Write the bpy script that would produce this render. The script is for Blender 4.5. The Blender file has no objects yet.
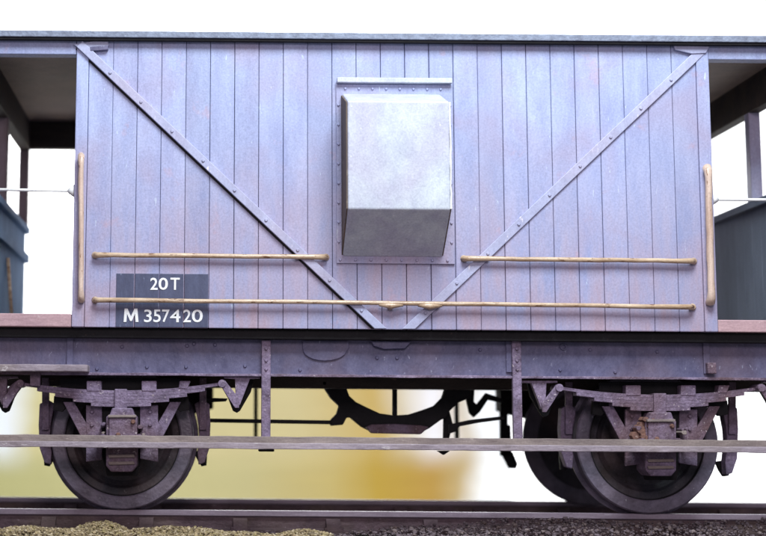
import bpy, bmesh, math, random
from mathutils import Vector, Matrix, noise
random.seed(7)
R = math.radians
sc = bpy.context.scene
C = sc.collection

# ------------------------------------------------------------------ camera
SC = 0.0067                       # metres for one photo pixel on the near side of the van
F = 1350.0                        # focal length in photo pixels
D = F * SC                        # camera to the side planking
VX, VY = 208.0, 425.0             # where the square-on direction lands in the photo
TH = math.atan((VY - 268) / F)
RO = R(0.45)
CAM = Vector((-(393.5 - VX) * SC, -D, 0.594))
fw = Vector((0, math.cos(TH), math.sin(TH)))
r0 = Vector((1, 0, 0)); u0 = Vector((0, -math.sin(TH), math.cos(TH)))
RT = r0 * math.cos(RO) + u0 * math.sin(RO)
UP = u0 * math.cos(RO) - r0 * math.sin(RO)
cd = bpy.data.cameras.new('camera'); cam = bpy.data.objects.new('camera', cd); C.objects.link(cam)
m = Matrix((RT, UP, -fw)).transposed().to_4x4(); m.translation = CAM
cam.matrix_world = m
cd.sensor_width = 36; cd.lens = F / 766 * 36; cd.shift_x = (383 - VX) / 766; cd.clip_end = 200
cd.dof.use_dof = True; cd.dof.focus_distance = D * 1.01; cd.dof.aperture_fstop = 0.52
sc.camera = cam

# ------------------------------------------------------------------ light
w = bpy.data.worlds.new('World'); sc.world = w; w.use_nodes = True
bg = w.node_tree.nodes['Background']; bg.inputs[0].default_value = (0.82, 0.85, 1.0, 1); bg.inputs[1].default_value = 0.40
def area(name, loc, to, size, e, col, sy=None):
    l = bpy.data.lights.new(name, 'AREA'); l.energy = e; l.color = col; l.size = size
    if sy: l.shape = 'RECTANGLE'; l.size_y = sy
    o = bpy.data.objects.new(name, l); C.objects.link(o); o.location = loc
    o.rotation_euler = (Vector(to) - Vector(loc)).to_track_quat('-Z', 'Y').to_euler()
    return o
area('key_lamp', (0.7, -4.9, 8.0), (0.6, 0, 1.9), 3.4, 1260, (0.84, 0.95, 1.0))
area('front_fill', (-.6, -10.5, 4.4), (0, 0, 1.5), 2.0, 290, (1.0, 0.85, 0.93))  # unseen fill, added from the front to light the side wall
area('backdrop_fill', (0.5, 15.2, 9.5), (0.5, 20.6, 2.0), 12.0, 6500, (1.0, 1.0, 1.0), 2.0)  # unseen light added above to blow the backdrop out to white
area('board_fill', (-1.0, 7.6, 6.5), (-1.5, 13.2, -.3), 3.0, 330, (1.0, 1.0, 1.0))  # unseen light added only to brighten the board
sc.view_settings.view_transform = 'Standard'; sc.view_settings.look = 'None'
sc.view_settings.exposure = 0.0; sc.view_settings.gamma = 1.0; sc.view_settings.use_curve_mapping = False
sc.render.engine = 'CYCLES'

# ------------------------------------------------------------------ helpers
def ray(px, py): return fw + RT * ((px - VX) / F) + UP * ((268 - py) / F)
def at(px, py, Y):                # survey: photo pixel -> (X, Z) on the plane at depth Y
    d = ray(px, py); p = CAM + d * ((Y - CAM.y) / d.y); return p.x, p.z
def ax(px, py, Y): return at(px, py, Y)[0]
def az(px, py, Y): return at(px, py, Y)[1]

class MB:
    def wavy(s, x0, x1, y0, y1, z0, z1, amp, n=90):
        R_ = []
        for k in range(n+1):
            x = x0+(x1-x0)*k/n; j = [noise.noise(Vector((x*5.3, q*9.1, y0*7))) * amp + noise.noise(Vector((x*19, q*5, 2))) * amp*.6 for q in range(4)]
            R_.append([s.b.verts.new(p) for p in ((x, y0+j[0], z0+j[1]), (x, y1, z0+j[1]), (x, y1, z1+j[2]), (x, y0+j[3], z1+j[2]))])
        for A, B in zip(R_, R_[1:]):
            for k in range(4): s.b.faces.new((A[k], A[(k+1)%4], B[(k+1)%4], B[k]))
        s.b.faces.new(R_[0]); s.b.faces.new(R_[-1][::-1]); return s
    def __init__(s): s.b = bmesh.new()
    def box(s, x0, x1, y0, y1, z0, z1):
        v = [s.b.verts.new(p) for p in ((x0,y0,z0),(x1,y0,z0),(x1,y1,z0),(x0,y1,z0),(x0,y0,z1),(x1,y0,z1),(x1,y1,z1),(x0,y1,z1))]
        for f in ((0,3,2,1),(4,5,6,7),(0,1,5,4),(1,2,6,5),(2,3,7,6),(3,0,4,7)): s.b.faces.new([v[i] for i in f])
        return s
    def prism(s, pts, y0, y1):    # (x,z) outline extruded along Y
        a = sum(p[0]*q[1]-q[0]*p[1] for p, q in zip(pts, pts[1:]+pts[:1]))
        if a < 0: pts = pts[::-1]
        A = [s.b.verts.new((x, y0, z)) for x, z in pts]; B = [s.b.verts.new((x, y1, z)) for x, z in pts]
        n = len(pts); s.b.faces.new(A); s.b.faces.new(B[::-1])
        for i in range(n):
            j = (i+1) % n; s.b.faces.new((A[j], A[i], B[i], B[j]))
        return s
    def prismx(s, pts, x0, x1):   # (y,z) outline extruded along X
        a = sum(p[0]*q[1]-q[0]*p[1] for p, q in zip(pts, pts[1:]+pts[:1]))
        if a < 0: pts = pts[::-1]
        A = [s.b.verts.new((x0, y, z)) for y, z in pts]; B = [s.b.verts.new((x1, y, z)) for y, z in pts]
        n = len(pts); s.b.faces.new(A[::-1]); s.b.faces.new(B)
        for i in range(n):
            j = (i+1) % n; s.b.faces.new((A[i], A[j], B[j], B[i]))
        return s
    def tube(s, pts, r, n=10, cap=True):
        pts = [Vector(p) for p in pts]; rings = []
        rr = r if isinstance(r, (list, tuple)) else [r]*len(pts)
        for i, p in enumerate(pts):
            t = (pts[min(i+1, len(pts)-1)] - pts[max(i-1, 0)]).normalized()
            a = Vector((0, 1, 0)) if abs(t.y) < 0.9 else Vector((0, 0, 1))
            u = t.cross(a).normalized(); v = t.cross(u)
            rings.append([s.b.verts.new(p + (u*math.cos(k*2*math.pi/n) + v*math.sin(k*2*math.pi/n))*rr[i]) for k in range(n)])
        for A, B in zip(rings, rings[1:]):
            for k in range(n):
                s.b.faces.new((A[k], A[(k+1) % n], B[(k+1) % n], B[k]))
        if cap: s.b.faces.new(rings[0][::-1]); s.b.faces.new(rings[-1])
        return s
    def lathe(s, prof, cx, cz, n=64):   # (r, y) closed profile turned about the Y axis
        rings = []
        for r, y in prof:
            rings.append([s.b.verts.new((cx + r*math.sin(k*2*math.pi/n), y, cz + r*math.cos(k*2*math.pi/n))) for k in range(n)])
        for A, B in zip(rings, rings[1:] + rings[:1]):
            for k in range(n): s.b.faces.new((A[k], A[(k+1) % n], B[(k+1) % n], B[k]))
        return s
    def stud(s, x, y, z, r, h, n=8):    # rivet head looking towards -Y
        a = [s.b.verts.new((x + r*math.sin(k*2*math.pi/n), y, z + r*math.cos(k*2*math.pi/n))) for k in range(n)]
        b = [s.b.verts.new((x + .6*r*math.sin(k*2*math.pi/n), y - h, z + .6*r*math.cos(k*2*math.pi/n))) for k in range(n)]
        s.b.faces.new(b)
        for k in range(n): s.b.faces.new((a[k], a[(k+1) % n], b[(k+1) % n], b[k]))
        return s
    def build(s, name, mat, parent=None, bevel=0.0, smooth=False):
        bmesh.ops.recalc_face_normals(s.b, faces=s.b.faces)
        me = bpy.data.meshes.new(name); s.b.to_mesh(me); s.b.free()
        if smooth: me.polygons.foreach_set('use_smooth', [True]*len(me.polygons))
        me.materials.append(mat)
        o = bpy.data.objects.new(name, me); C.objects.link(o)
        if parent: o.parent = parent
        if bevel:
            md = o.modifiers.new('bevel', 'BEVEL'); md.width = bevel; md.segments = 2; md.limit_method = 'ANGLE'; md.angle_limit = R(40)
        return o
def empty(name, loc=(0,0,0)):
    o = bpy.data.objects.new(name, None); C.objects.link(o); o.location = loc; o.empty_display_size = .2; return o
def tag(o, label=None, cat=None, group=None, kind=None):
    for k, v in (('label', label), ('category', cat), ('group', group), ('kind', kind)):
        if v: o[k] = v
    return o

# ------------------------------------------------------------------ materials
def mat_paint(name, col, col2=None, rough=.6, scale=6.0, chips=None, chip_amt=.0, rnd=.0, bump=.25, stretch=(1,1,.25), spec=.35, grime=None, grime_amt=.35, low_tint=None, mottle=.16):
    m = bpy.data.materials.new(name); m.use_nodes = True; nt = m.node_tree; N = nt.nodes; L = nt.links
    b = N['Principled BSDF']; b.inputs['Specular IOR Level'].default_value = spec
    g = N.new('ShaderNodeNewGeometry')
    mp = N.new('ShaderNodeMapping'); mp.inputs['Scale'].default_value = stretch; L.new(g.outputs['Position'], mp.inputs['Vector'])
    n1 = N.new('ShaderNodeTexNoise'); n1.inputs['Scale'].default_value = scale; n1.inputs['Detail'].default_value = 8; n1.inputs['Roughness'].default_value = .65
    L.new(mp.outputs[0], n1.inputs['Vector'])
    r1 = N.new('ShaderNodeValToRGB'); r1.color_ramp.elements[0].position = .33; r1.color_ramp.elements[1].position = .68
    r1.color_ramp.elements[0].color = (*(col2 or tuple(c*.72 for c in col)), 1); r1.color_ramp.elements[1].color = (*col, 1)
    L.new(n1.outputs['Fac'], r1.inputs[0]); out = r1.outputs[0]
    if rnd:
        oi = N.new('ShaderNodeObjectInfo'); hs = N.new('ShaderNodeHueSaturation')
        mr = N.new('ShaderNodeMapRange'); mr.inputs[3].default_value = 1-rnd; mr.inputs[4].default_value = 1+rnd
        L.new(oi.outputs['Random'], mr.inputs[0]); L.new(mr.outputs[0], hs.inputs['Value']); L.new(out, hs.inputs['Color']); out = hs.outputs[0]
    if grime:
        n3 = N.new('ShaderNodeTexNoise'); n3.inputs['Scale'].default_value = 2.1; n3.inputs['Detail'].default_value = 6; n3.inputs['Distortion'].default_value = .6
        L.new(g.outputs['Position'], n3.inputs['Vector'])
        r3 = N.new('ShaderNodeValToRGB'); r3.color_ramp.elements[0].position = .45; r3.color_ramp.elements[1].position = .75
        r3.color_ramp.elements[0].color = (0,0,0,1); r3.color_ramp.elements[1].color = (grime_amt,)*3 + (1,)
        L.new(n3.outputs['Fac'], r3.inputs[0])
        mx = N.new('ShaderNodeMix'); mx.data_type = 'RGBA'; L.new(r3.outputs[0], mx.inputs[0]); L.new(out, mx.inputs[6]); mx.inputs[7].default_value = (*grime, 1); out = mx.outputs[2]
    if chips:
        n2 = N.new('ShaderNodeTexNoise'); n2.inputs['Scale'].default_value = 34; n2.inputs['Detail'].default_value = 6; n2.inputs['Roughness'].default_value = .7
        L.new(mp.outputs[0], n2.inputs['Vector'])
        r2 = N.new('ShaderNodeValToRGB'); r2.color_ramp.elements[0].position = .70-chip_amt; r2.color_ramp.elements[1].position = .74-chip_amt
        L.new(n2.outputs['Fac'], r2.inputs[0])
        mx = N.new('ShaderNodeMix'); mx.data_type = 'RGBA'; L.new(r2.outputs[0], mx.inputs[0]); L.new(out, mx.inputs[6]); mx.inputs[7].default_value = (*chips, 1); out = mx.outputs[2]
    if low_tint:  # tint grows stronger towards the plank bottoms, broken up by noise
        sx = N.new('ShaderNodeSeparateXYZ'); L.new(g.outputs['Position'], sx.inputs[0])
        md = N.new('ShaderNodeMapRange'); md.interpolation_type = 'SMOOTHSTEP'; md.inputs[1].default_value = 2.9; md.inputs[2].default_value = 1.15; L.new(sx.outputs[2], md.inputs[0])
        nd = N.new('ShaderNodeMapRange'); nd.inputs[1].default_value = .34; nd.inputs[2].default_value = .66; L.new(n1.outputs['Fac'], nd.inputs[0])
        mm = N.new('ShaderNodeMath'); mm.operation = 'MULTIPLY'; L.new(md.outputs[0], mm.inputs[0]); L.new(nd.outputs[0], mm.inputs[1])
        mx = N.new('ShaderNodeMix'); mx.data_type = 'RGBA'; L.new(mm.outputs[0], mx.inputs[0]); L.new(out, mx.inputs[6]); mx.inputs[7].default_value = (*low_tint, 1); out = mx.outputs[2]
    if low_tint:
        ns = N.new('ShaderNodeTexNoise'); ns.inputs['Scale'].default_value = 4.2; ns.inputs['Detail'].default_value = 5; ns.inputs['Roughness'].default_value = .6
        ms = N.new('ShaderNodeMapping'); ms.inputs['Location'].default_value = (7.3, 2.1, 5.5); ms.inputs['Scale'].default_value = (1.2, 1, .9); L.new(g.outputs['Position'], ms.inputs[0]); L.new(ms.outputs[0], ns.inputs['Vector'])
        rs_ = N.new('ShaderNodeMapRange'); rs_.inputs[1].default_value = .63; rs_.inputs[2].default_value = .74; rs_.inputs[4].default_value = .55; L.new(ns.outputs['Fac'], rs_.inputs[0])
        mx = N.new('ShaderNodeMix'); mx.data_type = 'RGBA'; L.new(rs_.outputs[0], mx.inputs[0]); L.new(out, mx.inputs[6]); mx.inputs[7].default_value = (.46, .27, .30, 1); out = mx.outputs[2]
    nm = N.new('ShaderNodeTexNoise'); nm.inputs['Scale'].default_value = 75; nm.inputs['Detail'].default_value = 5; nm.inputs['Roughness'].default_value = .75
    L.new(g.outputs['Position'], nm.inputs['Vector'])
    mv = N.new('ShaderNodeMapRange'); mv.inputs[1].default_value = .3; mv.inputs[2].default_value = .7; mv.inputs[3].default_value = 1-mottle; mv.inputs[4].default_value = 1+mottle*.8; L.new(nm.outputs['Fac'], mv.inputs[0])
    hv = N.new('ShaderNodeHueSaturation'); L.new(mv.outputs[0], hv.inputs['Value']); L.new(out, hv.inputs['Color']); out = hv.outputs[0]
    L.new(out, b.inputs['Base Color'])
    rr = N.new('ShaderNodeMapRange'); rr.inputs[3].default_value = max(.1, rough-.14); rr.inputs[4].default_value = min(1, rough+.14)
    L.new(n1.outputs['Fac'], rr.inputs[0]); L.new(rr.outputs[0], b.inputs['Roughness'])
    nb = N.new('ShaderNodeTexNoise'); nb.inputs['Scale'].default_value = 45; nb.inputs['Detail'].default_value = 5
    L.new(mp.outputs[0], nb.inputs['Vector'])
    bp = N.new('ShaderNodeBump'); bp.inputs['Strength'].default_value = bump; bp.inputs['Distance'].default_value = .009
    L.new(nb.outputs['Fac'], bp.inputs['Height']); L.new(bp.outputs[0], b.inputs['Normal'])
    return m
M = {}
M['plank'] = mat_paint('grey_plank_paint', (.36,.40,.59), (.25,.27,.44), .55, 6, (.50,.57,.68), .05, .09, .28, (1,1,.22), grime=(.32,.25,.34), grime_amt=.65, low_tint=(.355,.255,.315), mottle=.20)
M['strap'] = mat_paint('grey_strap_paint', (.39,.40,.55), (.30,.30,.43), .5, 9, (.66,.60,.66), .06, 0, .3, grime=(.42,.28,.30), grime_amt=.4)
M['ducket'] = mat_paint('pale_ducket_paint', (.52,.55,.58), (.37,.385,.46), .55, 9, (.66,.67,.66), .04, 0, .35, (1,1,.5), grime=(.38,.33,.45), grime_amt=.7, mottle=.2)
M['ducket_side'] = mat_paint('brown_ducket_side', (.16,.11,.075), (.08,.06,.05), .7, 9, (.35,.28,.2), .04)
M['rail_cream'] = mat_paint('cream_handrail_paint', (.60,.45,.31), (.32,.20,.12), .30, 14, (.18,.09,.045), .12, 0, .4, (.3,1,1), .5, mottle=.18)
M['rail_pink'] = mat_paint('pinkish_handrail_paint', (.64,.49,.40), (.42,.28,.21), .35, 9, (.22,.11,.06), .10, 0, .4, (1,1,.3), .5, mottle=.18)
M['slate'] = mat_paint('dark_slate_panel', (.075,.083,.145), (.05,.055,.10), .55, 12, (.20,.22,.32), .06, 0, .3)
M['letter'] = mat_paint('white_lettering', (.82,.82,.80), (.72,.70,.70), .5, 30, (.45,.43,.46), .0, 0, .1)
M['frame'] = mat_paint('grey_underframe_paint', (.145,.135,.225), (.075,.07,.135), .5, 9, (.27,.26,.35), .06, 0, .4, (1,1,.6), grime=(.20,.13,.15), grime_amt=.5)
M['iron'] = mat_paint('dusty_iron', (.26,.195,.29), (.10,.07,.11), .6, 11, (.44,.36,.38), .08, 0, .8, (1,1,1), grime=(.10,.045,.035), grime_amt=.8, mottle=.38)
M['black'] = mat_paint('black_underframe', (.020,.018,.020), (.010,.009,.010), .75, 9, (.05,.035,.03), .05, 0, .4, (1,1,1), .2)
M['timber'] = mat_paint('dark_brown_timber', (.065,.048,.040), (.03,.024,.022), .75, 8, (.11,.08,.06), .05, 0, .4, (.3,1,1), .2)
M['ceiling'] = mat_paint('brown_ceiling_boards', (.30,.22,.175), (.20,.15,.125), .7, 4, (.12,.09,.08), .04, 0, .3, (1,1,1))
M['foot'] = mat_paint('worn_footboard_timber', (.40,.33,.37), (.20,.16,.185), .65, 7, (.56,.50,.50), .08, 0, .6, (.3,1,1), grime=(.20,.15,.10), grime_amt=.5)
M['foot_back'] = mat_paint('brown_footboard_back', (.30,.24,.215), (.15,.115,.11), .7, 9, (.42,.35,.30), .06, 0, .6, (.3,1,1))
M['tyre'] = mat_paint('grey_steel_tyre', (.185,.155,.21), (.095,.08,.11), .38, 12, (.36,.34,.38), .05, 0, .35, (1,1,1), .5, grime=(.16,.10,.09), grime_amt=.35)
M['disc'] = mat_paint('dirty_shaded_wheel_disc', (.055,.048,.062), (.018,.016,.02), .55, 9, (.16,.13,.13), .05, 0, .45, (1,1,1), grime=(.16,.09,.07), grime_amt=.4)  # base darkened to carry the shade of body and footboard, plus grime
M['rust'] = mat_paint('rusty_iron', (.24,.12,.085), (.12,.06,.05), .8, 14, (.34,.24,.20), .06, 0, .6, (1,1,1))
M['rail_head'] = mat_paint('worn_rail_steel', (.36,.29,.35), (.22,.17,.21), .45, 8, (.40,.36,.40), .05, 0, .3, (.2,1,1), .5)
M['rail_web'] = mat_paint('rusty_rail_web', (.15,.10,.115), (.075,.048,.055), .85, 16, (.26,.20,.22), .06, 0, .9, (.5,1,1), grime=(.24,.19,.10), grime_amt=.3)
M['post'] = mat_paint('brown_post_paint', (.20,.15,.17), (.12,.085,.085), .6, 9)
M['endwall'] = mat_paint('slate_end_planks', (.19,.215,.27), (.14,.16,.21), .9, 6, None, 0, .04, spec=.08)
M['endwall_blue'] = mat_paint('blue_grey_end_planks', (.19,.30,.47), (.13,.21,.35), .9, 6, None, 0, .06, spec=.08)
M['sill'] = mat_paint('pink_grey_sill', (.50,.32,.33), (.38,.24,.26), .55, 9, (.58,.48,.48), .05, 0, .4, (.3,1,1))
M['roof'] = mat_paint('grey_roof_felt', (.24,.265,.34), (.14,.15,.20), .8, 16, (.36,.39,.45), .04, 0, .9, (1,1,1))
M['sleeper'] = mat_paint('dark_sleeper_timber', (.10,.075,.07), (.05,.04,.04), .85, 9, (.2,.16,.14), .05, .1, .7, (1,.3,1))
def mat_islands(name, cols, rough=.9, bump=.5):
    m = bpy.data.materials.new(name); m.use_nodes = True; nt = m.node_tree; N = nt.nodes; L = nt.links; b = N['Principled BSDF']
    g = N.new('ShaderNodeNewGeometry'); r = N.new('ShaderNodeValToRGB'); r.color_ramp.interpolation = 'LINEAR'
    els = r.color_ramp.elements
    while len(els) < len(cols): els.new(.5)
    for i, c in enumerate(cols): els[i].position = i/(len(cols)-1); els[i].color = (*c, 1)
    L.new(g.outputs['Random Per Island'], r.inputs[0]); L.new(r.outputs[0], b.inputs['Base Color'])
    b.inputs['Roughness'].default_value = rough; b.inputs['Specular IOR Level'].default_value = .2
    n = N.new('ShaderNodeTexNoise'); n.inputs['Scale'].default_value = 80; L.new(g.outputs['Position'], n.inputs['Vector'])
    bp = N.new('ShaderNodeBump'); bp.inputs['Strength'].default_value = bump; bp.inputs['Distance'].default_value = .01
    L.new(n.outputs['Fac'], bp.inputs['Height']); L.new(bp.outputs[0], b.inputs['Normal'])
    return m
M['ballast'] = mat_islands('purple_brown_ballast', [(.085,.06,.065),(.11,.082,.09),(.14,.108,.12),(.175,.135,.15),(.11,.075,.07),(.23,.18,.175)])
M['moss'] = mat_islands('yellow_moss_crumbs', [(.25,.18,.10),(.42,.32,.19),(.19,.14,.075),(.52,.42,.28),(.10,.07,.045),(.34,.27,.13),(.17,.12,.075)])
M['ground'] = mat_paint('dark_earth', (.12,.085,.08), (.06,.045,.045), .95, 14, (.2,.15,.12), .06, 0, 1.0, (1,1,1), .15)
M['paper'] = mat_paint('white_paper', (.88,.88,.88), (.86,.86,.87), .9, 1.0, None, 0, 0, .02, (1,1,1), .1)
M['pale_board'] = mat_paint('pale_yellow_board', (.80,.73,.40), (.74,.65,.31), .6, 1.6, None, 0, 0, .1, (.12,1,1), .3, grime=(.76,.63,.25), grime_amt=.6, mottle=.05)
M['gold_board'] = mat_paint('golden_board', (.80,.62,.22), (.72,.52,.12), .6, 1.6, None, 0, 0, .1, (.12,1,1), .3)
M['ochre_board'] = mat_paint('ochre_board', (.76,.55,.13), (.68,.46,.07), .6, 1.6, None, 0, 0, .1, (.12,1,1), .3)
M['cream_board'] = mat_paint('cream_board', (.88,.80,.62), (.85,.76,.58), .6, 1.6, None, 0, 0, .1, (.12,1,1), .3, mottle=.04)
M['tan_board'] = mat_paint('tan_board', (.80,.68,.46), (.74,.62,.40), .6, 1.6, None, 0, 0, .1, (1,1,.2), .3)

# ------------------------------------------------------------------ the setting
YC = 1.2975                       # track centre line
YFAR = 2.56                       # far side of the body
o = MB().box(-14, 14, -3.2, 2.9, -.40, -.165).build('ground', M['ground']); tag(o, kind='structure')
pts = [(2.95, -2.6), (19.0, -2.6)] + [(19.0 + 2*math.sin(a), -.6 - 2*math.cos(a)) for a in [R(x) for x in range(10, 91, 10)]] + [(21.0, 11.5)]
b = MB(); b.prismx(pts + [(21.05, 11.5), (21.05, -2.65), (2.95, -2.65)], -20, 20)
o = b.build('backdrop', M['paper'], smooth=False); tag(o, kind='structure')

track = empty('railway_track', (0, YC, -.15)); tag(track, 'rusty railway track under the van with ballast round it', 'track')
def child(o): # parts are modelled in world coordinates
    o.matrix_parent_inverse = o.parent.matrix_world.inverted() if o.parent else Matrix(); return o
bpy.context.view_layer.update()
def rail(yi, s):                  # yi inner head face, s = direction away from track centre
    P = [(-.034,0),(-.034,-.030),(-.012,-.042),(-.010,-.118),(-.055,-.134),(-.055,-.150),(.055,-.150),(.055,-.134),(.010,-.118),(.012,-.042),(.034,-.030),(.034,0),(.024,.004),(-.024,.004)]
    yc = yi + s*.034
    h = MB().prismx([(yc-.034,-.002),(yc-.030,.001),(yc+.030,.001),(yc+.034,-.002),(yc+.034,-.034),(yc+.012,-.046),(yc-.012,-.046),(yc-.034,-.034)], -13, 13).build('rail', M['rail_head'], track)
    child(h)
    v = MB().prismx([(yc-.011,-.045),(yc+.011,-.045),(yc+.012,-.118),(yc+.058,-.134),(yc+.058,-.150),(yc-.058,-.150),(yc-.058,-.134),(yc-.012,-.118)], -13, 13).build('rail_web', M['rail_web'], h)
    v.matrix_parent_inverse = h.matrix_basis.inverted() if False else track.matrix_world.inverted() @ Matrix() if False else Matrix()
    return h, yc
near_rail, yr1 = rail(YC - .7175, -1)
far_rail, yr2 = rail(YC + .7175, 1)
slp = MB().box(-.125, .125, -1.25, 1.25, -.11, -.001)
sl0 = None
for i, X in enumerate([-4.3 + .66*k for k in range(14)]):
    if sl0 is None:
        sl0 = slp.build('sleeper', M['sleeper'], track, .008); s = sl0
    else:
        s = sl0.copy(); C.objects.link(s)
    s.parent = track; s.location = (X + random.uniform(-.02, .02), 0, 0)
    for yc in (yr1, yr2):
        if i == 0 and yc == yr1:
            q = MB()
            q.box(-.075, .075, -.13, .13, .0, .022)
            q.prismx([(-.125,.02),(-.03,.02),(-.024,.095),(-.05,.10)], -.05, .05); q.prismx([(.125,.02),(.03,.02),(.024,.095),(.05,.10)], -.05, .05)
            for sx in (-.055, .055):
                q.tube([(sx, -.10, .02), (sx, -.10, .042)], .014, 8)
                q.tube([(sx, .10, .02), (sx, .10, .042)], .014, 8)
            ch0 = q.build('rail_chair', M['rail_web'], track, .004); c = ch0
        else:
            c = ch0.copy(); C.objects.link(c); c.parent = track
        c.location = (s.location.x, yc - YC, .001)

# ballast and moss: crushed stones as one uncountable mass each
def stone_template(seed, sub=1):
    bm = bmesh.new(); bmesh.ops.create_icosphere(bm, subdivisions=sub, radius=1)
    rs = random.Random(seed); off = Vector((rs.uniform(0,50),)*3)
    for v in bm.verts: v.co *= 1 + .55*noise.noise(v.co*1.3 + off)
    V = [v.co.copy() for v in bm.verts]; Fc = [[v.index for v in f.verts] for f in bm.faces]; bm.free(); return V, Fc
TPL = [stone_template(i) for i in range(8)]
def pile(name, spots, mat):
    Vv = []; Ff = []
    for x, y, z, s in spots:
        V, Fc = random.choice(TPL); q = Matrix.Rotation(random.uniform(0,6.28), 3, Vector((random.uniform(-1,1),random.uniform(-1,1),random.uniform(-1,1))).normalized())
        n0 = len(Vv); sx = Vector((s*random.uniform(.8,1.3), s*random.uniform(.8,1.2), s*random.uniform(.6,1)))
        for v in V:
            t = q @ v; Vv.append((x + t.x*sx.x, y + t.y*sx.y, z + t.z*sx.z))
        Ff += [[i+n0 for i in f] for f in Fc]
    me = bpy.data.meshes.new(name); me.from_pydata(Vv, [], Ff); me.materials.append(mat)
    o = bpy.data.objects.new(name, me); C.objects.link(o); return o
def gh(x, y):                     # ballast surface
    e = .03*noise.noise(Vector((x*1.7, y*1.7, 3.1))) + .012*noise.noise(Vector((x*7, y*7, 1.3)))
    h = -.155 + e
    if y < .5: h += (.030 + .075*max(0, min(1, (y-.05)/.4)))*min(1, max(0, (x + .6)/1.6))         # a little fuller along the right half
    return h
sp = []
for _ in range(17000):
    x = random.uniform(-3.6, 4.4); y = random.uniform(-.9, .49)
    sp.append((x, y, gh(x, y) + random.uniform(-.010, .012), random.choice((.5,.6,.7,.7,1,1.4))*random.uniform(.009, .013)))
for _ in range(2600):
    x = random.uniform(-3.8, 5); y = random.uniform(.70, 2.88)
    if 1.95 < y < 2.12: continue
    sp.append((x, y, -.165 + random.uniform(-.01, .02), random.uniform(.015, .034)))
tag(pile('ballast', sp, M['ballast']), 'purple brown crushed ballast along the rails', 'ballast', kind='stuff')
sp = []
mounds = [(ax(25,530,.2), .2, .30, .035), (ax(100,530,.22), .24, .22, .055), (ax(178,530,.22), .20, .38, .045), (ax(60,533,.1), .05, .5, .03), (ax(300,533,.12), .08, .22, .03), (ax(215,533,.1), .02, .5, .02)]
for mx_, my_, rad, hh in mounds:
    hh += .012
    for _ in range(int(5200*rad)):
        a = random.uniform(0, 6.283); q = math.sqrt(random.random()); x = mx_ + rad*q*math.cos(a); y = min(.47, my_ + rad*.55*q*math.sin(a))
        sp.append((x, y, gh(x, y) + .01 + hh*(1-q*q) + random.uniform(-.01, .014), random.uniform(.005, .0125)))
tag(pile('moss', sp, M['moss']), 'crumbly yellow green moss in front of the near rail', 'moss', kind='stuff')

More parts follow.
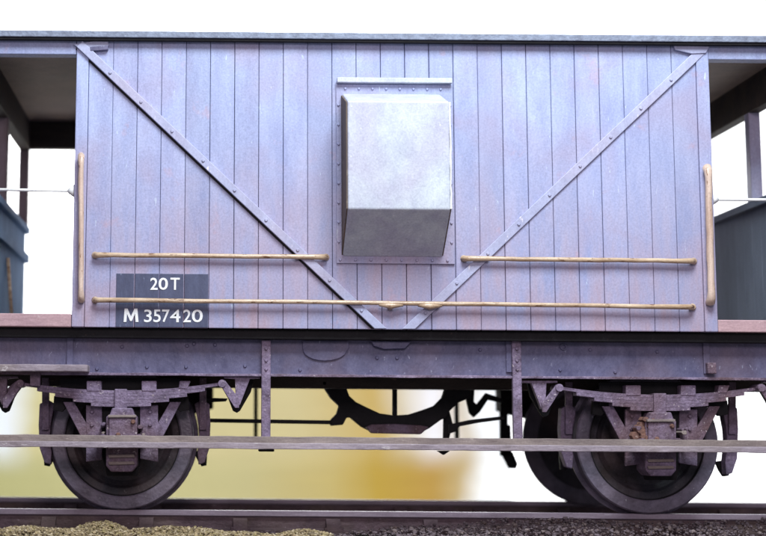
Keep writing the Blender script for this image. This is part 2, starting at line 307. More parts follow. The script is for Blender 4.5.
# boards leaning far behind, out of focus
def board(px0, px1, py0, Y, mat, label, z0=-2.595, th=.25):
    xs = sorted((ax(px0, 450, Y), ax(px1, 450, Y))); z1 = az((px0+px1)/2, py0, Y)
    e = empty('wooden_board', ((xs[0]+xs[1])/2, Y, z0)); cx = e.location.x
    MB().box(xs[0]-cx, xs[1]-cx, 0, th, 0, z1-z0).build('panel', mat, e, .02)
    MB().box(xs[0]-cx+.1, xs[1]-cx-.1, th+.002, th+.5, .0, .12).build('foot', mat, e, .02)
    tag(e, label, 'board'); return e
def lin(c): return tuple(((v/255+.055)/1.055)**2.4 if v > 10 else v/3294 for v in c)
def mat_board_glare():  # soft white glare is painted into the board's yellow colour ramps
    m = bpy.data.materials.new('yellow_board_painted_glare'); m.use_nodes = True; nt = m.node_tree; N = nt.nodes; L = nt.links; b = N['Principled BSDF']
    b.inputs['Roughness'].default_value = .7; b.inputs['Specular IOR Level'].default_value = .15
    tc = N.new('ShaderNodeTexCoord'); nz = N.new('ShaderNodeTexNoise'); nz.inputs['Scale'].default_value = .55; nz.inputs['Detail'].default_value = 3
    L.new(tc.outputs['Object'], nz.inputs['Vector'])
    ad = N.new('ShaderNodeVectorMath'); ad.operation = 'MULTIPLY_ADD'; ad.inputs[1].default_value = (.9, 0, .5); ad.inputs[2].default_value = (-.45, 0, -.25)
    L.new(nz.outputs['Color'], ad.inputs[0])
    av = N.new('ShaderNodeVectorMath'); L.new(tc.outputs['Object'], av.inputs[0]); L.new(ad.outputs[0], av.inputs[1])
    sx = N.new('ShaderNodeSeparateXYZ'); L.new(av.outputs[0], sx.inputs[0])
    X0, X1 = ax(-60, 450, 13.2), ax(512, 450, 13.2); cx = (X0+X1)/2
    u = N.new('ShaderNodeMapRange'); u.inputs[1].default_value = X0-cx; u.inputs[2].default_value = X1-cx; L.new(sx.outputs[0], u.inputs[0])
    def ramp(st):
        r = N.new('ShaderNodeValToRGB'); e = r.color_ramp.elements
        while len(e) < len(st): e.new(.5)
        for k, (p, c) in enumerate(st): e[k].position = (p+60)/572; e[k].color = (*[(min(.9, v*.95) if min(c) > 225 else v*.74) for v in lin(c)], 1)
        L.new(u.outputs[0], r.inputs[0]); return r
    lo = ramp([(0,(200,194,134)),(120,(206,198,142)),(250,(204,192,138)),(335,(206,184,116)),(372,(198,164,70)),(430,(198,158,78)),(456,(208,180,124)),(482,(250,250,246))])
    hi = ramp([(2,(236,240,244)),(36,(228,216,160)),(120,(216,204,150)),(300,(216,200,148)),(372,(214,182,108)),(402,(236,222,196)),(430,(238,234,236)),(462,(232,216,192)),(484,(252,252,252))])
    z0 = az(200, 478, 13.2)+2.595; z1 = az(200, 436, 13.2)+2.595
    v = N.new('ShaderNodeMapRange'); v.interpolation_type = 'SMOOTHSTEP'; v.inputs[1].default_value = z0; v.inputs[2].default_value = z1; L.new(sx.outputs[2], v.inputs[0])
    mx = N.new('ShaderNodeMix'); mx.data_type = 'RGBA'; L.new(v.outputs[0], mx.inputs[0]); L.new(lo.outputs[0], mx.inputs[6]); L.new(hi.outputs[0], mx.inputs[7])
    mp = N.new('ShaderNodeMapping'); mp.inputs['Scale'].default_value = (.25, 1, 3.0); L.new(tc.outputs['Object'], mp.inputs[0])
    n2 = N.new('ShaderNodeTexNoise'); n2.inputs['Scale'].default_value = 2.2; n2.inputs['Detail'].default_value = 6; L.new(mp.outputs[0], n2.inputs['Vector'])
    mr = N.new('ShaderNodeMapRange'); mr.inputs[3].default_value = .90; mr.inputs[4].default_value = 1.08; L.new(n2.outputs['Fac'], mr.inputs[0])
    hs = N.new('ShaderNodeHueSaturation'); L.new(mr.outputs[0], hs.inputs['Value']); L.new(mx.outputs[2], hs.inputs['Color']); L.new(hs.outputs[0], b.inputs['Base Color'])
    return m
M['board_glare'] = mat_board_glare()
board(-60, 512, 352, 13.2, M['board_glare'], 'blurred yellow and ochre board behind the track, white glare painted in')

# ------------------------------------------------------------------ the brake van
van = empty('brake_van', (0, 0, 0)); tag(van, 'weathered lilac grey planked railway brake van numbered M 357420 on rails', 'brake van')
YB, YS = 0.0, 0.15
XL, XR = ax(74, 200, 0), ax(713, 200, 0)
ZT = az(393, 43, 0); ZB = az(393, 329.5, 0)         # planking top and bottom
PW = (ax(700.35, 200, 0) - ax(86.6, 200, 0))/25
XE = 431*SC                       # van ends at +-XE
zc = ZB

side = MB().box(XL+.02, XR-.02, .034, .10, ZB+.01, ZT+.02).build('cabin_side', M['timber'], van)
edges = [XL] + [ax(86.6, 200, 0) + PW*k for k in range(26)] + [XR]
for i in range(len(edges)-1):
    x0, x1 = edges[i], edges[i+1]; prd = random.uniform(0, .0035)
    post = i in (0, len(edges)-2)
    if post: MB().box(x0, x1-.002 if i == 0 else x1, -.012, .09, ZB, ZT).build('corner_post', M['plank'], van, .006)
    else:
        gap = random.uniform(.0012, .0038)
        MB().box(x0+gap/2, x1-gap/2, -prd, .032, ZB, ZT).build('plank', M['plank'], side, .0045 if i < 14 else .0062)
# far side, cabin ends
MB().box(XL, XR, YFAR-.09, YFAR, ZB, ZT).build('far_cabin_side', M['plank'], van, .006)
for x in (XL, XR-.08):
    e = MB().box(x, x+.08, .102, YFAR-.092, ZB, ZT+.02).build('cabin_end', M['plank'], van, .004)
    s = -1 if x < 0 else 1; xf = x - .012 if s < 0 else x + .08
    MB().box(xf, xf+.012, .75, 1.45, ZB+.03, ZT-.08).build('door', M['post'], e, .004)

# cantrails and sills of the verandas
zct = az(30, 54, 0)
zin = az(45, 148, YFAR-.1)
for s, x in ((-1, XL), (1, XR)):
    x0, x1 = (-XE, XL-.003) if s < 0 else (XR+.003, XE)
    MB().box(x0, x1, -.004, .09, zct, ZT).build('cantrail', M['plank'], van, .005)
    MB().box(x0, x1, YFAR-.09, YFAR, zin, ZT).build('cantrail', M['timber'], van, .005)
    zs = az(37, 313.5, 0) if s < 0 else az(742, 320, 0)
    MB().box(x0, x1, -.004, .10, ZB, zs).build('sill', M['sill'], van, .006)
    MB().box(x0, x1, YFAR-.10, YFAR, ZB, zs).build('sill', M['sill'], van, .006)
    # end wall: planks, cap, posts
    zcap = az(10, 213, 2.2)
    zcap = CAM.z + 252*SC
    xo = s*XE; xi = s*(XE-.06)
    wl = MB().box(min(xo, s*(XE-.025)), max(xo, s*(XE-.025)), .002, YFAR-.002, ZB, zcap-.06).build('end_wall', M['timber'], van)
    n = 16; dy = (YFAR-.004)/n
    for k in range(n):
        MB().box(min(xi, s*(XE-.027)), max(xi, s*(XE-.027)), .002+dy*k+.0006, .002+dy*(k+1)-.0006, ZB, zcap-.06).build('plank', M['endwall'] if s > 0 else M['endwall_blue'], wl, .002)
    MB().box(min(s*(XE+.02), s*(XE-.10)), max(s*(XE+.02), s*(XE-.10)), -.002, YFAR+.002, zcap-.06, zcap).build('wall_cap', M['endwall' if s > 0 else 'endwall_blue'], van, .008)
    if s < 0: MB().box(min(s*(XE-.062), s*(XE-.10)), max(s*(XE-.062), s*(XE-.10)), .01, YFAR-.01, CAM.z+205*SC, CAM.z+216*SC).build('wall_rail', M['endwall_blue'], van, .004)
    for yc, mt in ((.045, 'plank'), (1.27 if s < 0 else .92, 'post'), (YFAR-.05, 'post')):
        a, b_ = s*(XE), s*(XE-.085)
        MB().box(min(a,b_), max(a,b_), yc-.045, yc+.045, zcap, ZT-.02).build('end_post', M[mt if s < 0 or yc != .92 else 'strap'], van, .008)
    MB().box(min(s*XE, s*(XE-.09)), max(s*XE, s*(XE-.09)), .092, YFAR-.092, CAM.z+352*SC, ZT+.02).build('end_beam', M['timber'], van, .006)
    if s < 0:
        x_, z_ = at(8, 258, 1.5); x2, z2 = at(11.5, 314, 1.5)
        MB().tube([(x_, 1.5, z_), (x2, 1.5, z2)], .014, 8).build('brake_rod', M['rail_cream'], van, smooth=True)
    # thin safety bar across the side opening
    zb = az(30, 190.5, .03) if s < 0 else az(730, 199.5, .03)
    b = MB(); xa = XL if s < 0 else XR
    b.tube([(xa+.004*s, .03, zb), (xa+.045*s, .03, zb)], [.05*.9, .016], 10); b.tube([(xa+.04*s, .03, zb), (s*(XE-.09), .03, zb+(.006 if s<0 else 0))], .0105, 8)
    b.build('safety_bar', M['letter'], van, smooth=True)

# floor and roof
MB().box(-XE, XE, .11, YFAR-.11, ZB-.002, ZB+.05).build('floor', M['timber'], van)
zf0 = az(393, 340, .06)
MB().box(-XE-.01, XE+.01, .055, YFAR-.055, zf0, ZB-.003).build('floor_edge', M['black'], van, .004)
def roof_z(t): return ZT + .01 + .13*(1-(2*t-1)**2)
n = 24; y0, y1 = -.075, YFAR+.075
up = [(y0+(y1-y0)*k/n, roof_z(k/n)+.040) for k in range(n+1)]; lo = [(y0+(y1-y0)*k/n, roof_z(k/n)-.006) for k in range(n, -1, -1)]
b = MB(); b.prismx(up+lo, -XE-.12, XE+.12); b.build('roof', M['roof'], van, .006)
MB().prismx([(.095, ZT-.005),(.095, roof_z(.1)-.01)]+[(y0+(y1-y0)*k/n, roof_z(k/n)-.02) for k in range(3, 22)]+[(YFAR-.095, ZT-.005)], -XE+.09, XE-.09).build('ceiling', M['ceiling'], van)
MB().box(-XE-.115, XE+.115, -.062, -.026, ZT-.012, ZT+.003).build('gutter', M['black'], van, .004)

# diagonal straps
def strap(p0, p1, wpx, th=.018):
    (xa, za), (xb, zb) = at(*p0, 0), at(*p1, 0); d = Vector((xb-xa, zb-za)).normalized(); nn = Vector((-d.y, d.x))*wpx*SC/2
    def cut(q, zz): t = (zz-q[1])/d.y; return (q[0]+d.x*t, zz)
    zl = ZB + .0025; e1 = cut((xb+nn.x, zb+nn.y), zl); e2 = cut((xb-nn.x, zb-nn.y), zl)
    pts = [(xa+nn.x, za+nn.y), e1, e2, (xa-nn.x, za-nn.y)]
    if d.x > 0:                    # black strip standing in for the shadow along this strap's lower edge
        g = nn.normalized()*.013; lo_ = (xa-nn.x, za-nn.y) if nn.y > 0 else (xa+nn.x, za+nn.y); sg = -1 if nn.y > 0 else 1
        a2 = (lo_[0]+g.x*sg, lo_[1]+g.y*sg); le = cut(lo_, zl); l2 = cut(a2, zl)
        MB().prism([lo_, le, l2, a2], -.010, -.0045).build('strap_shadow', M['black'], van)
    o = MB().prism(pts, -th, -.0045).build('diagonal_strap', M['strap'], van, .004)
    r = MB(); L = math.hypot(xb-xa, zb-za); k = int(L/.30)
    for i in range(1, k+1):
        t = i/(k+.5); r.stud(xa+(xb-xa)*t, -th+.0002, za+(zb-za)*t, .013, .009)
    r.build('rivets', M['strap'], o)['kind'] = 'stuff'
    return d
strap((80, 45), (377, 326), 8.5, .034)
strap((700, 52), (409.5, 328), 9.0)
# strap end gussets
def poly(name, pts, Y, th, mat, parent=van, bevel=.004):
    return MB().prism([at(x, y, Y) for x, y in pts], Y, Y+th).build(name, M[mat], parent, bevel)
poly('strap_gusset', [(73,44),(108,38.5),(108.5,46),(92,47.5),(92,57)], -.026, .020, 'strap')
poly('gusset_tab', [(90,46.5),(108,45),(108,49.5),(90,51)], -.036, .030, 'frame')
poly('strap_gusset', [(674,44),(710,46),(706,53),(692,53.5),(675,49.5)], -.026, .020, 'strap')

# handrails
def handrail(pts, rpx, mat, Y=-.042, brackets=()):
    P = []
    for x, y in pts: X, Z = at(x, y, Y); P.append((X, Y, Z))
    d = (Vector(P[-1])-Vector(P[0])).normalized()*.03
    P2 = [(P[0][0], -.004, P[0][2]), (P[0][0]+d.x*.1, Y*.7, P[0][2]+d.z*.1), tuple(Vector(P[0])+d)] 
    n = 12
    mids = []
    for i in range(1, n):
        t = i/n; seg = t*(len(P)-1); j = min(int(seg), len(P)-2); q = Vector(P[j]).lerp(Vector(P[j+1]), seg-j)
        q += Vector((0, random.uniform(-.0015,.0015), random.uniform(-.0018,.0018))) if abs(d.x) > abs(d.z) else Vector((random.uniform(-.002,.002),0,0)); mids.append(tuple(q))
    P2 += mids + [tuple(Vector(P[-1])-d), (P[-1][0]-d.x*.1, Y*.7, P[-1][2]-d.z*.1), (P[-1][0], -.004, P[-1][2])]
    r = rpx*SC/2
    rad = [r*random.uniform(.95,1.06) for _ in P2]; rad[1] = rad[-2] = r*1.3; rad[2] = rad[-3] = r*1.2
    o = MB().tube(P2, rad, 12).build('handrail', M[mat], van, smooth=True)
    for x, y in brackets:
        X, Z = at(x, y, Y)
        MB().tube([(X-.08, Y, Z-.004), (X-.03, Y-.002, Z-.010), (X, Y-.003, Z-.013), (X+.03, Y-.002, Z-.010), (X+.08, Y, Z-.004)], [.012,.017,.021,.017,.012], 10).build('rail_bracket', M['rail_cream'], o, smooth=True)
        MB().tube([(X, Y, Z-.012), (X, -.002, Z-.02)], .018, 8).build('bracket_stem', M['rail_cream'], o)
    for p in (pts[0], pts[-1]):
        X, Z = at(*p, -.01)
        MB().stud(X, -.004, Z, .024, .016, 12).build('rail_foot', M[mat], o)
    return o
handrail([(95,255),(326,257)], 4.8, 'rail_cream')
handrail([(464,258.5),(694,261)], 4.8, 'rail_cream')
handrail([(95,300),(393,303),(693,307)], 4.5, 'rail_cream', -.050, [(391,304),(430,304.5)])
handrail([(81,155),(81,300)], 5.4, 'rail_pink', -.06)
handrail([(708,167),(711.5,302)], 7.0, 'rail_pink', -.06)

# number panel with lettering
px0, pz1 = at(116.5, 273.5, 0); px1 = ax(209, 300, 0)
for k, (a, b_) in enumerate(zip(edges[1:], edges[2:])):
    xa, xb = max(px0, a+.004), min(px1, b_-.004)
    if xb - xa > .005: MB().box(xa, xb, -.0075, -.0038, ZB+.003, pz1).build('number_panel', M['slate'], van, .002)
def lettering(txt, xa, xb, ya, yb, weight):
    cu = bpy.data.curves.new('t', 'FONT'); cu.body = txt; cu.size = 1; cu.offset = weight; cu.extrude = .004; cu.resolution_u = 4
    ob = bpy.data.objects.new('t', cu); C.objects.link(ob); dg = bpy.context.evaluated_depsgraph_get()
    me = bpy.data.meshes.new_from_object(ob.evaluated_get(dg)); bpy.data.objects.remove(ob)
    xs = [v.co.x for v in me.vertices]; ys = [v.co.y for v in me.vertices]
    X0, Z0 = at(xa, yb, -.009); X1, Z1 = at(xb, ya, -.009)
    for v in me.vertices:
        x = X0 + (v.co.x-min(xs))/(max(xs)-min(xs))*(X1-X0); z = Z0 + (v.co.y-min(ys))/(max(ys)-min(ys))*(Z1-Z0)
        v.co = (x, -.0095 - v.co.z*.3, z)
    me.materials.clear(); me.materials.append(M['letter'])
    o = bpy.data.objects.new('lettering', me); C.objects.link(o); o.parent = van; return o
for ch, a, b_ in (('2',150.2,157.8),('0',158.5,168),('T',170.3,179.8)): lettering(ch, a, b_, 277.8, 289.8, .012)
for ch, a, b_ in (('3',144,151.8),('5',153.3,160.8),('7',162,169.6),('4',170,180.5),('2',183.2,191),('0',191.8,202.8)): lettering(ch, a, b_, 309.6, 322.2, .010)
poly('lettering', [(123.6,322),(124.6,308.6),(127.6,308.6),(131,316.4),(134.4,308.6),(137.4,308.6),(138.5,322),(135.6,322),(135,313.6),(131.9,321),(130.1,321),(127,313.6),(126.4,322)], -.0115, .003, 'letter', van, 0)

# ducket (side lookout)
dk = MB().box(ax(336,150,0), ax(453,150,0), -.017, -.0045, az(395,264,0), az(395,85,0)).build('ducket', M['plank'], van, .003)
xa, xb = ax(341,150,0), ax(441.5,150,0)
PR = .36
zA = az(395, 94, -.017); zB = az(395, 101, -PR); zC = az(395, 209, -PR); zD = az(395, 257, -.02)
b = MB()
prof = [(-.0172, zA), (-.06, zA+.004), (-PR, zB), (-PR-.003, zC), (-.0172, zD)]
b.prismx([(-.0172, zA), (-PR, zB), (-PR, zC), (-.0172, zD)], xa+.008, xb-.008)
MB.build(b, 'lookout_box', M['ducket'], dk, .010)
for x in (xa, xb-.008): MB().prismx([(-.0172, zA-.012), (-PR+.012, zB-.006), (-PR+.012, zC+.003), (-.0172, zD+.012)], x, x+.0078).build('lookout_cheek', M['ducket_side'], dk)
MB().box(ax(336.5,82,0), ax(451,82,0), -.055, -.0178, az(395,84.5,0), az(395,79.5,0)).build('rain_strip', M['ducket'], dk, .004)
bd = MB()
for x in (xb-.004,): bd.tube([(x, -PR+.002, zB-.004)] + [(x+random.uniform(-.002,.002), -PR+.002, zB+(zC-zB)*k/14) for k in range(1, 14)] + [(x, -PR+.002, zC+.004)], [.006*random.uniform(.7,1.35) for _ in range(15)], 8)
bd.build('edge_bead', M['letter'], dk)
r = MB()
for k in range(8): r.stud(ax(345+k*13.6, 90, 0), -.017, az(395, 89.5, 0), .011, .010)
for k in range(8): r.stud(ax(340+k*15.3, 261, 0), -.017, az(395, 260.5, 0), .011, .010)
for k in range(8):
    z = az(395, 106+k*19.5, 0); r.stud(ax(338.3,150,0), -.017, z, .011, .010); r.stud(ax(450,150,0), -.017, z, .011, .010)
r.build('rivets', M['plank'], dk)['kind'] = 'stuff'

# ------------------------------------------------------------------ underframe
zs1 = az(393, 339.5, YS); zs0 = az(393, 376, YS)
for y, s in ((YS, 1), (YFAR-YS, -1)):
    a, b_ = sorted((y, y+s*.05))
    so = MB().box(-XE, XE, a, b_, zs0, zs1).build('solebar', M['frame'], van, .004)
    if s > 0:
        MB().wavy(-XE, XE, YS-.035, YS-.001, zs0-.012, zs0+.006, .003).build('lower_flange', M['iron'], so, .003)
        r = MB()
        for px_, py_ in [(122,347),(187,346),(194,344),(97,369),(147,367),(186,367),(215,345),(377,358),(397,358),(590,350),(657,352),(245,366),(300,370),(480,350),(615,372),(560,370)]:
            X, Z = at(px_, py_, YS); r.stud(X, YS, Z, .014, .010)
        r.build('rivets', M['frame'], so)['kind'] = 'stuff'
        X, Z = at(563, 347, YS); MB().lathe([(.014, YS-.001), (.024, YS-.001), (.022, YS-.012), (.016, YS-.012)], X, Z, 20).build('ring', M['frame'], so)
for px_ in (70, 509, 706):        # joint straps on the solebar
    X = ax(px_, 358, YS)
    MB().box(X-.022, X+.022, YS-.016, YS-.001, zs0+.03, zs1-.002).build('joint_strap', M['frame'], van, .004)
MB().box(ax(709,370,YS)-.03, ax(709,370,YS)+.03, YS-.06, YS-.017, az(709,374,YS), az(709,363,YS)).build('step_bracket', M['iron'], van, .006)
# half round cover plate and centre lug
hp = [(302.5,340.5),(302.5,348)]+[(325-22*math.cos(R(a)), 350+11*math.sin(R(a))) for a in range(10, 171, 16)]+[(349,348),(349,341)]
poly('cover_plate', hp, YS-.014, .013, 'frame', van, .005)
poly('centre_lug', [(371,341),(411.5,341.5),(405,348.5),(384,349),(374,346)], YS-.04, .038, 'frame')
poly('centre_lug_cap', [(370,338),(412,338.5),(412,340.5),(370,340)], YS-.05, .045, 'frame')

# dark middle bearers under the floor
for y in (.55, 1.95): MB().box(-XE+.05, XE-.05, y, y+.12, az(393,389,y), zf0-.003).build('middle_bearer', M['timber'], van)

# long footboard: board, back strip, hangers ; upper step at the left
YF0, YF1 = -.06, .16
zq1 = az(393,444.2,YF0); zq0 = az(393,450.2,YF0)
fb = MB().wavy(-XE, XE, YF0, YF1, zq0, zq1, .0035).build('footboard', M['foot'], van, .005)
MB().wavy(-XE, XE, YF0+.05, YF0+.075, zq1-.006, az(393,437.6,YF0+.05), .004).build('back_strip', M['foot_back'], fb, .004)
b2 = MB().box(-XE, XE, YFAR-YF1, YFAR-YF0, zq0, zq1).build('footboard', M['foot'], van, .005)
x1_ = ax(88,368,.0)
us = MB().wavy(-XE, x1_, -.02, .145, az(50,371.5,-.02), az(50,364.5,-.02), .003, 30).build('upper_step', M['foot'], van, .005)
MB().box(ax(30,380,.1), ax(40,380,.1), .10, .145, az(35,386,.1), az(35,371.8,.1)).build('step_bracket', M['iron'], us, .004)
for px_ in (266, 517.5):
    X0, X1 = ax(px_-4.6, 400, .11), ax(px_+4.6, 400, .11)
    h = MB().box(X0, X1, .105, .145, zq1-.001, az(px_, 340, .11)).build('footboard_hanger', M['iron'], van, .006)
    if px_ < 400: MB().box(X0-.02, X1+.02, .0, .12, zq0-.018, zq0-.001).build('hanger_foot', M['black'], h, .004)
    r = MB()
    for dz in (.06, .14, .2): r.stud((X0+X1)/2, .105, az(px_, 340, .11)-dz, .013, .01)
    r.build('rivets', M['iron'], h)['kind'] = 'stuff'
    MB().box(X0+.03, X1+.0, YFAR-.145, YFAR-.105, zq1-.001, zs0+.1).build('footboard_hanger', M['black'], van)
MB().prism([at(438,451,.0), at(450,451,.0), at(444,455,.0)], .0, .06).build('footboard_bolt', M['black'], van)

# wheels, axles, springs, axleboxes
XA = 1.85; RW = .5
zsp = None
def disc_wheel(X, yo, s, yaw, near):
    """yo outer face, s=+1 near wheel (inside is +Y)."""
    def Y(v): return yo + s*v
    t = MB().lathe([(.405,Y(0)),(.415,Y(-.006)),(.488,Y(-.006)),(.497,Y(.004)),(.500,Y(.095)),(.512,Y(.104)),(.528,Y(.112)),(.528,Y(.124)),(.515,Y(.132)),(.405,Y(.132))], X, RW, 72)
    wheel = t.build('wheel', M['tyre'], van, 0)
    # web plate with holes and a raised ring, hub
    b = MB(); n = 72
    b.lathe([(.10,Y(.04)),(.16,Y(.045)),(.20,Y(.066)),(.30,Y(.072)),(.335,Y(.050)),(.350,Y(.030)),(.395,Y(.022)),(.4049,Y(.024)),(.4049,Y(.10)),(.10,Y(.12))], X, RW, 72)
    b.lathe([(.02,Y(-.02)),(.095,Y(-.02)),(.0999,Y(0)),(.0999,Y(.16)),(.02,Y(.16))], X, RW, 40)
    b.build('wheel_disc', M['disc'], wheel, .004)
    b = MB().lathe([(.398,Y(-.004)),(.404,Y(-.004)),(.404,Y(.015)),(.398,Y(.015))], X, RW, 72); b.build('retaining_ring', M['black'], wheel)
for X, yw in ((-XA+.018, .2), (XA-.006, .78)):
    disc_wheel(X, .49, 1, yw, True); disc_wheel(X, 2*YC-.49, -1, yw, False)
    MB().tube([(X, .30, RW), (X, 2*YC-.30, RW)], .07, 20).build('axle', M['iron'], van)

def P(pts, Y): return [at(x, y, Y) for x, y in pts]
def gear(cx_px, mir, dy):
    """running gear round one axle; offsets measured on the left axle (centre 121) in photo pixels; mir flips it."""
    def T(pts): return [((cx_px + (x-121)*mir), y + dy) for x, y in pts]
    Yw = .235
    # W-iron: two upright plates, two diagonal legs, top plate
    wi = MB().prism(P(T([(60,378),(184,378),(184,400),(174,404),(152,400),(146,406),(98,406),(90,400),(72,404),(60,400)]), Yw+.03), Yw+.032, Yw+.055).build('axle_guard', M['black'], van, .004)
    for lp, e in (([(86,405),(102,405),(102,460),(86,462)], 0), ([(140,405),(158,405),(158,462),(140,459)], 0), ([(63,402),(74,402),(94,437),(85.8,446)], .003), ([(181,402),(170,402),(150,437),(158.2,446)], .003)):
        MB().prism(P(T(lp), Yw), Yw+e, Yw+.03-e).build('guard_leg', M['iron'], wi, .004)
    for x, y in T([(92,412),(92,425),(150,412),(150,425)]):
        X, Z = at(x, y, Yw); MB().stud(X, Yw, Z, .016, .014).build('bolt', M['iron'], wi)
    # brake blocks and hangers each side of the wheel
    Yk = .50
    for sx in (-1, 1):
        c0 = 123.5 if mir > 0 else 121
        def Q(pts): return [at(cx_px + (c0-121)*mir*0 - (14 if cx_px > 400 else -3.5) + sx*(q[0] + (9 if cx_px > 400 and sx > 0 else 3)), q[1]+dy + (6 if q[1] > 440 and cx_px > 400 and sx > 0 else 0), Yk) for q in pts]
        o = MB().prism(Q([(67,404),(74,400),(82,404),(83,425),(82,448),(77,463),(71,465),(70,452),(72,440),(71,425)]), Yk, Yk+.09).build('brake_block', M['iron'], van, .006)
        MB().prism(Q([(72,378),(79,378),(79,430),(72,430)]), Yk-.03, Yk-.002).build('block_hanger', M['iron'], o, .003)
        MB().prism(Q([(66,452),(80,450),(79,466),(74,467),(70,461)]), Yk+.1, Yk+.14).build('block_toe', M['black'], o)
    # leaf spring: five leaves hanging in a shallow bow, buckle
    Ys = .165; sp0 = None
    def bow(u): return 390.5 - 0.0011*u*u*.75      # upper edge against distance from the buckle
    th = 3.3
    for k in range(5):
        half = (99, 84, 66, 48, 30)[k]; up_ = []; lo_ = []
        for j in range(-10, 11):
            u = half*j/10; up_.append((121+u, bow(u)+k*th)); lo_.append((121+u, bow(u)+(k+1)*th-.06))
        pts = P(T(up_+lo_[::-1]), Ys)
        o = MB().prism(pts, Ys, Ys+.09).build('spring_leaf' if sp0 else 'leaf_spring', M['iron'], sp0 or van, .002)
        if sp0 is None: sp0 = o
    MB().prism(P(T([(114.5,389),(127,389),(127,409),(114.5,409)]), Ys-.02), Ys-.02, Ys+.11).build('spring_buckle', M['iron'], sp0, .006)
    # spring stops under the solebar
    for u in (-27, 28): MB().prism(P(T([(121+u-7.5,381),(121+u+7.5,381),(121+u+7.5,391.5),(121+u-7.5,391.5)]), .16), .16, .24).build('spring_stop', M['iron'], van, .006)
    for u in (63.5,): MB().prism(P(T([(121+u-5,381),(121+u+6,381),(121+u+3,389),(121+u-6,389)]), .16), .16, .24).build('spring_stop', M['iron'], van, .006)
    # hanger brackets at the spring ends
    for sx in (-1, 1):
        def U(pts): return T([(121+sx*(x-121), y) for x, y in pts])
        bk = MB().prism(P(U([(224,376.5),(260,376.5),(260,378.5),(250,379),(240,405),(236,405),(235,379),(224,378.5)]), .15), .15, .20).build('spring_hanger_bracket', M['iron'], van, .003)
        MB().prism(P(U([(220,385),(225,380.5),(239.5,399),(239,408),(235,408)]), .13), .13, .149).build('spring_link', M['iron'], bk, .003)
        MB().prism(P(U([(221,386),(228,398),(233,411),(237,413),(240,411),(251,392),(254,379),(247,379),(238,404),(226,386)]), .30), .30, .34).build('rear_bracket', M['black'], bk, .003)
        X, Z = at(*U([(222,383.5)])[0], .12); MB().tube([(X, .115, Z), (X, .27, Z)], .026, 14).build('spring_eye', M['iron'], bk)
    # axlebox
    ab = MB().prism(P(T([(106,417),(110,414),(112,408),(132,408),(134,414),(137,417),(137,466),(132,472),(111,472),(106,466)]), .10), .10, .30).build('axlebox', M['iron'], van, .008)
    MB().prism(P(T([(109,418),(135,418),(135,441),(109,441)]), .07), .07, .098).build('axlebox_lid', M['iron'], ab, .008)
    MB().prism(P(T([(108,415),(136,415),(136,417.6),(108,417.6)]), .055), .055, .12).build('lid_hinge', M['foot_back'], ab, .003)
    for x, y in T([(118,435),(133,422)]):
        X, Z = at(x, y, .06); MB().stud(X, .069, Z, .017, .02).build('bolt', M['rust'], ab)
    for x in (103, 139):
        xx, yy = T([(x, 437)])[0]; X, Z = at(xx, yy, .08); MB().tube([(X, .06, Z), (X, .20, Z)], .020, 8).build('keep_bolt', M['iron'], ab)
    for pts_, Y_, th_, mt_ in (([(54,396),(66,394),(70,404),(62,412),(53,410)], .29, .05, 'black'), ([(188,396),(176,394),(172,404),(180,412),(189,410)], .29, .05, 'black'),
                               ([(98,404),(112,404),(110,416),(104,428),(100,420)], .255, .03, 'black'), ([(144,404),(132,404),(134,416),(139,428),(142,420)], .255, .03, 'black'),
                               ([(104,446),(140,446),(143,452),(137,476),(107,476),(101,452)], .27, .05, 'black')):
        MB().prism(P(T(pts_), Y_), Y_, Y_+th_).build('dark_fitting', M[mt_], wi, .004)
    rq = random.Random(int(cx_px))
    for k_ in range(7):
        x, y = T([(rq.choice((rq.uniform(97,106), rq.uniform(138,147))), rq.uniform(424,441))])[0]; X, Z = at(x, y, .13); q = rq.uniform(.010, .022)
        MB().prism([(X+q*math.cos(a+rq.uniform(-.3,.3)), Z+q*.8*math.sin(a+rq.uniform(-.3,.3))) for a in [t_*1.047 for t_ in range(6)]], .10+rq.uniform(0,.05), .23).build('bolt_head', M[rq.choice(('iron','iron','foot_back','rust'))], ab, .004)
    for yy in (455, 462): MB().prism(P(T([(108,yy),(134,yy-.5),(135,yy+2.5),(109,yy+3)]), .085), .085, .099).build('lower_rib', M['foot_back'], ab, .003)
gear(121, 1, 0)
gear(660.5, 1, 4.3)
# lump of rust and broken casting left of the right-hand axlebox
b = MB()
rs = random.Random(3)
for _ in range(26):
    X, Z = at(rs.gauss(646, 4.5), rs.gauss(431, 6), .12); q = rs.uniform(.012, .032)
    b.prism([(X+q*math.cos(a+rs.uniform(-.3,.3)), Z+q*math.sin(a+rs.uniform(-.3,.3))) for a in [k*1.047 for k in range(6)]], .08+rs.uniform(0,.05), .16+rs.uniform(0,.05))
b.build('rust_lump', M['rust'], van, .003)

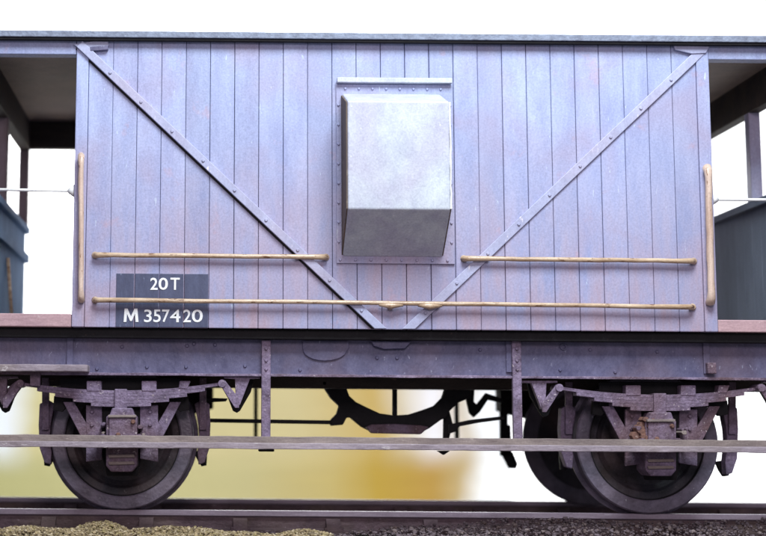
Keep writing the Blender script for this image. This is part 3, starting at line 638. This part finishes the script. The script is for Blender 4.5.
# brake rigging under the middle, in silhouette
Yg = .78
poly('brake_yoke', [(322,384),(345,384),(349.5,396),(356,402),(366,407),(380,413.5),(395,415.5),(410,414.5),(424,410),(435,406),(443,398),(447,386),(472,386),(470,398),(458,403),(450,411),(446,418),(441,420),(430,428),(421,433),(372,432),(362,427),(351,418),(347,417.5),(343,425),(331,426),(331,420),(337,414),(339.5,406),(331,398)], Yg, .10, 'black', van, .008)
poly('yoke_lip', [(366,427),(372,424.5),(396,424),(421,425.5),(429,427),(421,434.5),(372,433.5)], Yg-.10, .095, 'iron', van, .01)
poly('yoke_stay', [(393,387),(397.3,387),(397.3,416),(393,416)], Yg+.02, .05, 'black')
X, Z = at(340, 384, Yg-.03)
poly('pull_rod', [(206,418.5),(333,420.5),(333,424.5),(206,422.5)], Yg+.02, .03, 'black', van, .004)
poly('push_rod', [(449,424.5),(470,420),(505,416),(505,419.5),(478,423),(460,426.5),(455,432),(449,434)], Yg+.02, .03, 'black', van, .004)
poly('drop_arm', [(444,411),(449.5,411),(453,424),(449,440),(443.5,440)], Yg+.105, .04, 'black', van, .004)
poly('vee_hanger', [(463,384),(475,384),(474,402),(477,404.5),(483,397),(486,393),(503,399),(503,403),(488,400),(480,412),(474,417.5),(469.5,413)], 1.2, .04, 'black', van, .004)
poly('far_brake_hanger', [(500,384),(511,384),(511,398),(507.5,398),(507.5,407),(511.5,407),(511.5,410.5),(508,410.5),(508,425),(511,425),(512,456),(501,456)], 1.9, .05, 'black', van, .004)
poly('far_block_toe', [(501,452),(513,452),(518,464),(516,469),(509.5,468.5)], 1.9, .05, 'black', van, .004)
poly('cross_tie', [(228,398.5),(215,398),(206,399),(206,402.5),(226,401.5)], .6, .04, 'black', van, .003)
X, Z = at(324, 383.5, .6); MB().stud(X, .60, Z, .02, .05).build('pin', M['foot_back'], van)
# outer brake rod hook just visible at the left edge
poly('brake_hook', [(0,396),(10,386),(16,381),(24,384),(10,402),(5,405),(0,402)], .20, .04, 'iron', van, .004)
# far-side running gear seen dark through the wheels
for X in (-XA, XA):
    x0 = X
    b = MB(); yf = YFAR-.265
    b.box(X-.42, X+.42, yf, yf+.03, .75, zs0); b.box(X-.16, X-.09, yf, yf+.03, .25, .76); b.box(X+.09, X+.16, yf, yf+.03, .25, .76)
    b.build('axle_guard', M['black'], van, .003)
    MB().box(X-.1, X+.1, YFAR-.32, YFAR-.10, .36, .66).build('axlebox', M['black'], van, .01)
    MB().prism([(X-.66, zs0+.01)]+[(X+u*.066, .62+.0011*u*u) for u in range(-10, 11)]+[(X+.66, zs0+.01)], YFAR-.26, YFAR-.17).build('leaf_spring', M['black'], van)
